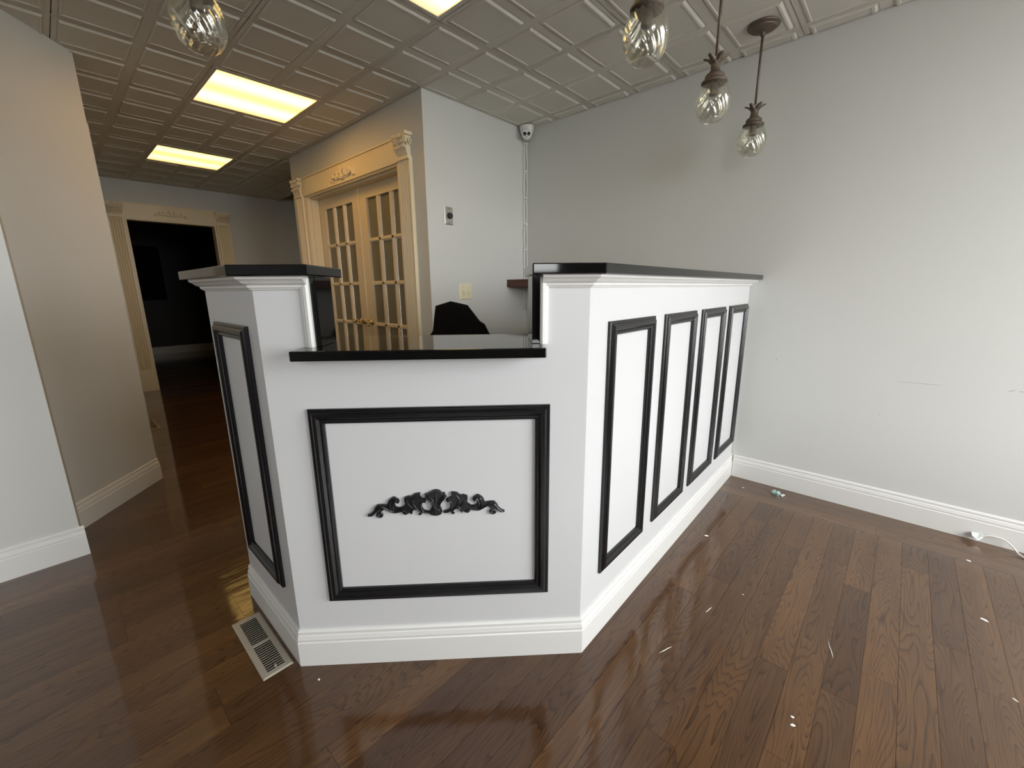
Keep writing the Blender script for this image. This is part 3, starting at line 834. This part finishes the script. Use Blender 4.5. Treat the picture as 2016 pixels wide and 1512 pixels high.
# ------------------------------------------------------------------ things on the walls
vc = tag(empty('volume_control', (XB, 1.934, 1.628)), 'brushed steel wall plate with a round black knob', 'control knob')
def pv(o): return part_local(o, vc)
pv(MB().loft([[(XB, 1.899, 1.572), (XB, 1.969, 1.572), (XB, 1.969, 1.684), (XB, 1.899, 1.684)], [(XB + .004, 1.899, 1.572), (XB + .004, 1.969, 1.572), (XB + .004, 1.969, 1.684), (XB + .004, 1.899, 1.684)],
              [(XB + .007, 1.903, 1.576), (XB + .007, 1.965, 1.576), (XB + .007, 1.965, 1.680), (XB + .007, 1.903, 1.680)]]).build('cover_plate', M_steel))
Ry = Matrix.Rotation(PI / 2, 3, 'Y')
pv(MB().lathe([(0, .006), (.021, .006), (.021, .010), (.018, .022), (.0, .024)], (XB, 1.938, 1.628), 20, Ry).build('knob', M_knob, auto=True))
for z in (1.583, 1.673): pv(MB().lathe([(0, .006), (.0035, .006), (.003, .0085), (0, .0088)], (XB, 1.934, z), 10, Ry).build('screw', M_dark))
sw = tag(empty('light_switch', (XB, 2.063, 1.131)), 'ivory double light switch plate below the steel knob plate', 'light switch')
def ps(o): return part_local(o, sw)
ps(MB().loft([[(XB, 2.007, 1.075), (XB, 2.120, 1.075), (XB, 2.120, 1.187), (XB, 2.007, 1.187)], [(XB + .003, 2.007, 1.075), (XB + .003, 2.120, 1.075), (XB + .003, 2.120, 1.187), (XB + .003, 2.007, 1.187)],
              [(XB + .007, 2.012, 1.080), (XB + .007, 2.115, 1.080), (XB + .007, 2.115, 1.182), (XB + .007, 2.012, 1.182)]]).build('cover_plate', M_ivory))
for y in (2.040, 2.087):
    ps(MB().box(XB + .006, XB + .0085, y - .007, y + .007, 1.118, 1.144).build('slot', M_ivory))
    ps(MB().loft([[(XB + .007, y - .005, 1.126), (XB + .007, y + .005, 1.126), (XB + .007, y + .005, 1.140), (XB + .007, y - .005, 1.140)],
                  [(XB + .020, y - .004, 1.116), (XB + .020, y + .004, 1.116), (XB + .021, y + .004, 1.124), (XB + .021, y - .004, 1.124)]]).build('toggle', M_ivory))
    for z in (1.101, 1.161): ps(MB().lathe([(0, .006), (.003, .006), (.0025, .008), (0, .0082)], (XB, y, z), 8, Ry).build('screw', M_reg))

# ceiling corner camera
sc_ = tag(empty('security_camera', (-2.270, 2.655, ZC - .012)), 'white dome security camera under the ceiling in the room corner', 'camera')
cpos = Vector((-2.283, 2.664, 0))
def pc(o): return part_local(o, sc_)
cz = ZC - .010
pc(MB().lathe([(0, 0), (.052, 0), (.054, -.006), (.053, -.020), (.046, -.045), (.036, -.062), (.0, -.066)], (cpos.x, cpos.y, cz), 28).build('housing', M_plast, auto=True))
look = (Vector((0, 0, 1.35)) - Vector((cpos.x, cpos.y, 2.27))).normalized()
q = look.to_track_quat('Z', 'Y').to_matrix()
ball = Vector((cpos.x, cpos.y, cz - .052)) + look * .008
pc(MB().sphere(ball, .041, 24, 14).build('eyeball', M_plast, smooth=True))
pc(MB().lathe([(0, .030), (.032, .030), (.034, .034), (.032, .041), (.030, .0425), (.0, .0425)], ball, 28, q).build('face_plate', M_plast, auto=True))
side = look.cross(Vector((0, 0, 1))).normalized()
for s in (-1, 1):
    pc(MB().lathe([(0, .042), (.0120, .042), (.0120, .0445), (.007, .0435), (0, .0432)], ball + side * s * .0150, 18, q).build('lens', M_lens, auto=True))
upv = side.cross(look)
pc(MB().lathe([(0, .042), (.0025, .042), (.002, .0440), (0, .0440)], ball - upv * .020, 8, q).build('sensor', M_lens))
# its wires down the corner
wr = tag(empty('camera_wires', (XB + .012, YR - .012, 1.0)), 'thin white wires clipped down the corner below the security camera', 'wires')
def pw(o): return part_local(o, wr)
ra = random.Random(5)
for k, (dx, dy) in enumerate(((.008, .030), (.018, .010))):
    pts = [(XB + .03, YR - .035, 2.285)]
    for j in range(24):
        z = 2.26 - j * .056; wob = .004 * math.sin(j * 1.9 + k * 2) if j % 5 else 0
        pts.append((XB + dx + .002, YR - dy + (-.004 if k == 0 else 0) + wob, z))
    pw(MB().tube(pts, .0038, 6)  .build('wire', M_cable, smooth=True))
for z in (2.235, 2.04, 1.845, 1.65, 1.455, 1.27):
    pw(MB().box(XB, XB + .020, YR - .030, YR - .004, z - .004, z + .004).build('cable_clip', M_plast, bevel=.001))

# reddish wooden shelf in the corner behind the desk
wsx = MB()
prof = [(2.501, 1.160), (2.499, 1.172), (2.502, 1.204), (2.499, 1.210), (2.501, 1.217), (YR, 1.217), (YR, 1.160)]
tag(MB().loft([[(x_, y, z) for y, z in prof] for x_ in (XB + .001, -1.45)]).build('wall_shelf', M_shelfw),
    'reddish brown wooden shelf on the right wall behind the desk', 'shelf')

# ------------------------------------------------------------------ pendants
def leaf_blade(mb, ang, lean, ln, wd):
    rings = []
    n = 7
    for k in range(n):
        t = k / (n - 1)
        r = .009 + lean * t ** 1.6; z = ln * (t - .25 * t ** 3 * lean / .03)
        ww = wd * math.sin(PI * (.22 + .62 * t)) ** .8; th = .006 * (1 - .5 * t)
        c, s = math.cos(ang), math.sin(ang)
        rings.append([(c * r - s * a, s * r + c * a, z + b) for a, b in ((-ww, 0), (0, -th), (ww, 0), (0, th * 1.4))])
    mb.loft(rings)
def pendant_mesh():
    zb = 1.782
    d = {}
    rod = MB().lathe([(.0055, .232 + zb - .008), (.0055, ZC - .020)], n=12); d['rod'] = (rod, M_bronze)
    can = MB().lathe([(0, ZC - .016 + .012), (.066, ZC - .004), (.069, ZC - .008), (.067, ZC - .012), (.056, ZC - .018), (.054, ZC - .022), (.030, ZC - .030), (.012, ZC - .036), (.0095, ZC - .050), (0, ZC - .050)], n=32); d['canopy'] = (can, M_bronze)
    cr = MB()
    for k in range(6): leaf_blade(cr, k * PI / 3 + .3, .036, .050, .0125)
    cr.v = [(x, y, z + zb + .182) for x, y, z in cr.v]; d['leaf_crown'] = (cr, M_bronze)
    nk = MB().lathe([(0, zb + .132), (.046, zb + .128), (.047, zb + .135), (.038, zb + .140), (.034, zb + .146), (.036, zb + .152), (.032, zb + .160), (.022, zb + .166), (.017, zb + .178), (.016, zb + .196), (.019, zb + .208), (.012, zb + .212), (0, zb + .212)], n=24); d['collar'] = (nk, M_bronze)
    so = MB().lathe([(0, zb + .088), (.013, zb + .088), (.015, zb + .092), (.015, zb + .13), (0, zb + .13)], n=16); d['socket'] = (so, M_bronze)
    bu = MB().lathe([(0, zb + .040), (.010, zb + .042), (.016, zb + .052), (.017, zb + .062), (.012, zb + .080), (.010, zb + .090), (0, zb + .090)], n=16); d['bulb'] = (bu, M_bulb)
    # twisted, ribbed glass egg with an open bottom
    prof = [(.036, .000), (.044, .008), (.052, .022), (.0595, .045), (.0620, .062), (.0605, .080), (.054, .100), (.0445, .120), (.0375, .134)]
    n = 84; lobes = 14; rings = []
    def rad(z):
        for (r0, z0), (r1, z1) in zip(prof, prof[1:]):
            if z <= z1 + 1e-9: t = (z - z0) / (z1 - z0); return r0 + (r1 - r0) * t
        return prof[-1][0]
    zs = [.134 * k / 22 for k in range(23)]
    # smooth the profile radii
    rr = [rad(z) for z in zs]
    for _ in range(2): rr = [rr[0]] + [(rr[i - 1] + 2 * rr[i] + rr[i + 1]) / 4 for i in range(1, len(rr) - 1)] + [rr[-1]]
    outer = []; inner = []
    for z, r in zip(zs, rr):
        amp = .0034 * min(1, (r - .03) / .02)
        tw = z / .134 * 1.5
        ro = []; ri = []
        for k in range(n):
            a = 2 * PI * k / n
            q_ = amp * math.cos(lobes * (a + tw))
            ro.append(((r + q_) * math.cos(a), (r + q_) * math.sin(a), zb + z)); ri.append(((r - .0018 + q_ * .55) * math.cos(a), (r - .0018 + q_ * .55) * math.sin(a), zb + z))
        outer.append(ro); inner.append(ri)
    g = MB().loft(outer + inner[::-1] + [outer[0]], cap=False); d['glass_shade'] = (g, M_glass)
    return d
PN = [((-.675, 2.483), 'glass pendant lamp closest to the right wall, its ceiling canopy in view'),
      ((-.666, 1.884), 'middle glass pendant lamp of the three above the right ledge'),
      ((-.658, 1.288), 'glass pendant lamp cut by the top edge, nearest of the three above the right ledge'),
      ((-1.491, .403), 'glass pendant lamp hanging alone above the left ledge, beside the amber light')]
pm = {k: (mb.mesh(k), mt) for k, (mb, mt) in pendant_mesh().items()}
for (px, py), lab in PN:
    t = tag(empty('pendant_lamp', (px, py, ZC)), lab, 'pendant lamp', 'pineapple pendant lamps')
    for k, (me, mt) in pm.items():
        o = link(k, me, mt, t, smooth=(k not in ('canopy',))); o.location = (0, 0, -ZC)

# ------------------------------------------------------------------ chair behind the desk
ch = tag(empty('office_chair', (-1.80, 1.50, 0)), 'black upholstered office chair behind the low granite shelf', 'chair')
# the chair faces the desk front; local frame: a = to the photo's right, b = away from the desk front
ca = Vector((RT.x, RT.y, 0)).normalized(); cb = Vector((-ca.y, ca.x, 0))
CO = Vector((-1.80, 1.50, 0))
def C3(a, b, z): return CO + ca * a + cb * b + Vector((0, 0, z))
# shell back: outline seen from the front, curved round the sitter
outline = [(.170, .50), (.205, .62), (.212, .74), (.205, .86), (.156, .955), (.128, .972), (.060, 1.060), (-.035, 1.082), (-.120, 1.057), (-.128, 1.00), (-.138, .92), (-.185, .85), (-.212, .74), (-.205, .62), (-.170, .50)]
def back_pt(a, z, t): return C3(a, .02 - .9 * a * a + .10 * (z - .5) + t, z)
n = len(outline); cen = (0, .76)
rings = []
for t, sc in ((0.0, .86), (.010, .97), (.028, 1.0), (.046, .97), (.058, .86)):
    rings.append([back_pt(cen[0] + (a - cen[0]) * sc, cen[1] + (z - cen[1]) * sc, t) for a, z in outline])
bk = MB().loft(rings); part_local(bk.build('backrest', M_fabric, auto=True), ch)
seat = []
for z, sc in ((.425, .90), (.435, 1.0), (.475, 1.02), (.500, .95), (.506, .80)):
    seat.append([C3(.24 * sc * (abs(math.cos(t)) ** .6) * (1 if math.cos(t) > 0 else -1), -.20 + .23 * sc * (abs(math.sin(t)) ** .6) * (1 if math.sin(t) > 0 else -1), z) for t in [2 * PI * k / 28 for k in range(28)]])
part_local(MB().loft(seat).build('seat', M_fabric, auto=True), ch)
part_local(MB().tube([C3(0, .03, .42), C3(0, .10, .43), C3(0, .13, .52), C3(0, .12, .66)], [.02, .022, .02, .016], 10).build('back_bracket', M_chairp, smooth=True), ch)
for s in (-1, 1):
    part_local(MB().tube([C3(s * .22, -.10, .43), C3(s * .27, -.10, .47), C3(s * .275, -.10, .64), C3(s * .27, -.12, .66)], .014, 10).tube([C3(s * .27, -.28, .668), C3(s * .272, -.16, .672), C3(s * .265, .0, .668)], [.022, .026, .020], 10, .6).build('armrest', M_chairp, smooth=True), ch)
part_local(MB().lathe([(0, .10), (.032, .10), (.030, .24), (.020, .25), (.019, .42), (.09, .425), (0, .428)], (CO - cb * .18), 18).build('gas_lift', M_chairp, auto=True), ch)
for k in range(5):
    a = 2 * PI * k / 5 + .3; c0 = CO - cb * .18; dx = Vector((math.cos(a), math.sin(a), 0))
    part_local(MB().tube([c0 + Vector((0, 0, .115)), c0 + dx * .15 + Vector((0, 0, .10)), c0 + dx * .29 + Vector((0, 0, .078))], [.026, .022, .015], 8).build('leg', M_chairp, smooth=True), ch)
    wv = Vector((-dx.y, dx.x, 0)); cc = c0 + dx * .29 + Vector((0, 0, .029))
    cs = MB()
    for s in (-1, 1):
        Mq = wv.to_track_quat('Z', 'Y').to_matrix()
        cs.lathe([(0, s * .004), (.028, s * .004), (.029, s * .010), (.026, s * .022), (0, s * .023)], cc, 16, Mq)
    cs.tube([cc, cc + Vector((0, 0, .05))], .008, 8)
    part_local(cs.build('caster', M_chairp, auto=True), ch)

# ------------------------------------------------------------------ floor registers
def register(x0, x1, y0, y1, label, nbank=13):
    cx, cy = (x0 + x1) / 2, (y0 + y1) / 2
    t = tag(empty('floor_register', (cx, cy, 0)), label, 'floor vent', 'metal floor registers')
    hx, hy = (x1 - x0) / 2, (y1 - y0) / 2; ox, oy = hx - .020, hy - .018
    f = MB()
    def quad(o0, o1):
        rings = [[(-hx, -hy, .0002), (hx, -hy, .0002), (hx, hy, .0002), (-hx, hy, .0002)], [(-hx, -hy, .0015), (hx, -hy, .0015), (hx, hy, .0015), (-hx, hy, .0015)],
                 [(-hx + .004, -hy + .004, .0045), (hx - .004, -hy + .004, .0045), (hx - .004, hy - .004, .0045), (-hx + .004, hy - .004, .0045)],
                 [(-ox, -oy, .0045), (ox, -oy, .0045), (ox, oy, .0045), (-ox, oy, .0045)], [(-ox, -oy, .0008), (ox, -oy, .0008), (ox, oy, .0008), (-ox, oy, .0008)]]
        f.loft(rings, cap=False)
    quad(0, 0); f.build('flange', M_reg, t)
    MB().box(-ox, ox, -oy, oy, .0003, .0009).build('duct_shade', M_dark, t)  # flat dark sheet, its colour standing in for shade below the slats
    MB().box(-.006, .006, -oy, oy, .001, .0043).build('centre_bar', M_reg, t)
    pitch = (ox - .006) / nbank
    me = MB().loft([[(-.0030, -oy, .0016), (.0022, -oy, .0042), (.0034, -oy, .0036), (-.0014, -oy, .0010)], [(-.0030, oy, .0016), (.0022, oy, .0042), (.0034, oy, .0036), (-.0014, oy, .0010)]]).mesh('slat'); me.materials.append(M_reg)
    for s in (-1, 1):
        for k in range(nbank - 1):
            o = bpy.data.objects.new('slat', me); COL.objects.link(o); o.parent = t; o.location = (s * (.006 + (k + 1) * pitch), 0, 0)
    MB().box(ox - .012, ox - .004, -.003, .003, .003, .0075).build('damper_lever', M_reg, t)
    return t
register(-1.586, -1.264, .255, .342, 'taupe metal floor register beside the left foot of the desk')
register(-4.93, -4.575, .395, .50, 'pale floor register by the wall in the dim passage')

# ------------------------------------------------------------------ litter on the floor
def crumple(pts, h):
    mb = MB(); n = len(pts)
    cx = sum(p[0] for p in pts) / n; cy = sum(p[1] for p in pts) / n; r = random.Random(9)
    r0 = [(x, y, .0006) for x, y in pts]
    r1 = [(cx + (x - cx) * 1.02, cy + (y - cy) * 1.02, .004 + h * .5 * r.random()) for x, y in pts]
    r2 = [(cx + (x - cx) * .6, cy + (y - cy) * .6, h * (.6 + .5 * r.random())) for x, y in pts]
    r3 = [(cx + (x - cx) * .25, cy + (y - cy) * .25, h * (.5 + .5 * r.random())) for x, y in pts]
    return mb.loft([r0, r1, r2, r3])
wp = tag(empty('candy_wrapper', (-.385, 2.622, 0)), 'small crumpled green foil wrapper near the right baseboard', 'wrapper')
ax = Vector((.80, -.05, 0)).normalized(); ay = Vector((-ax.y, ax.x, 0))
body = [((-.385 + ax.x * u + ay.x * v), (2.622 + ax.y * u + ay.y * v)) for u, v in ((-.030, 0), (-.022, .010), (-.006, .016), (.012, .013), (.020, .004), (.018, -.008), (.004, -.015), (-.016, -.012))]
part_local(crumple(body, .024).build('wrapper_body', M_foil), wp)
tail = [((-.385 + ax.x * u + ay.x * v), (2.622 + ax.y * u + ay.y * v)) for u, v in ((.018, .002), (.030, .018), (.036, .014), (.030, 0), (.034, -.014), (.026, -.014))]
part_local(crumple(tail, .006).build('wrapper_twist', M_chip), wp)

CH = [(-.539, 1.934, .0085, .006, .3, 'white paint chip on the floor close to the desk base'),
      (.360, 2.047, .011, .0055, -.5, 'largest white paint chip, out on the floor at the right edge'),
      (.353, 2.483, .009, .005, -.4, 'white paint chip lying just below the white cable end'),
      (-.067, 1.193, .0045, .003, 0, 'upper of two tiny white specks at the bottom of the photo'),
      (-.062, 1.168, .006, .004, .5, 'lower of two tiny white specks at the bottom of the photo'),
      (-.550, 2.587, .005, .004, 0, 'tiny white speck in the corner left of the green wrapper'),
      (.388, 1.672, .007, .0025, -.6, 'thin white flake low at the right edge of the photo'),
      (-1.146, .370, .004, .003, 0, 'white speck beside the floor register at the desk corner'),
      (-.30, 1.62, .003, .0025, 0, 'tiny white speck on the boards out from the desk')]
for cx, cy, a, b, rt_, lab in CH:
    r = random.Random(int(cx * 1000)); pts = []
    for k in range(9):
        an_ = 2 * PI * k / 9; f = .8 + .4 * r.random(); u, v = a * f * math.cos(an_), b * f * math.sin(an_)
        pts.append((u * math.cos(rt_) - v * math.sin(rt_), u * math.sin(rt_) + v * math.cos(rt_)))
    o = MB().loft([[(x, y, .0002) for x, y in pts], [(x * 1.0, y * 1.0, .0010) for x, y in pts], [(x * .7, y * .7, .0015) for x, y in pts]]).build('paint_chip', M_chip)
    o.location = (cx, cy, 0); tag(o, lab, 'paint chip', 'paint chips on the floor')
SPL = [((-.425, 1.15), (-.405, 1.20), 'pale wood splinter on the floor by the front right corner of the desk'),
       ((-.375, 1.43), (-.366, 1.47), 'short pale splinter on the floor along the right side of the desk'),
       ((-.01, 1.50), (-.03, 1.565), 'thin pale thread lying in the middle of the open floor')]
for p, q2, lab in SPL:
    m_ = ((p[0] + q2[0]) / 2, (p[1] + q2[1]) / 2); l = (p[0] - m_[0], p[1] - m_[1])
    o = MB().tube([(l[0], l[1], .0012), (l[0] * .3 + .0006, l[1] * .3, .0016), (-l[0] * .4 - .0004, -l[1] * .4, .0016), (-l[0], -l[1], .0012)], [.0004, .0011, .0011, .0004], 6).build('splinter', M_chip)
    o.location = (m_[0], m_[1], 0); tag(o, lab, 'splinter', 'splinters on the floor')

cb_ = tag(empty('white_cable', (.40, 2.700, 0)), 'white cable with a flat clear end against the right baseboard', 'cable')
pts = [(.404, 2.704, .034), (.424, 2.706, .043), (.448, 2.704, .046), (.474, 2.698, .043), (.498, 2.688, .026), (.516, 2.672, .008), (.545, 2.64, .004), (.62, 2.58, .004), (.80, 2.52, .004), (1.1, 2.55, .004)]
sm = []
for i in range(len(pts) - 1):
    for j in range(5):
        t = j / 5; p0, p1, p2, p3 = pts[max(i - 1, 0)], pts[i], pts[i + 1], pts[min(i + 2, len(pts) - 1)]
        sm.append(tuple(.5 * (2 * p1[c] + (p2[c] - p0[c]) * t + (2 * p0[c] - 5 * p1[c] + 4 * p2[c] - p3[c]) * t * t + (3 * p1[c] - p0[c] - 3 * p2[c] + p3[c]) * t ** 3) for c in range(3)))
part_local(MB().tube(sm, .0034, 8).build('cord', M_cable, smooth=True), cb_)
part_local(MB().loft([[(.372, 2.690, .030), (.372, 2.712, .036), (.372, 2.712, .040), (.372, 2.690, .034)], [(.392, 2.690, .012), (.396, 2.712, .030), (.396, 2.712, .042), (.390, 2.690, .020)], [(.408, 2.700, .026), (.408, 2.708, .030), (.408, 2.708, .042), (.408, 2.700, .038)]]).build('flat_end', M_clip), cb_)
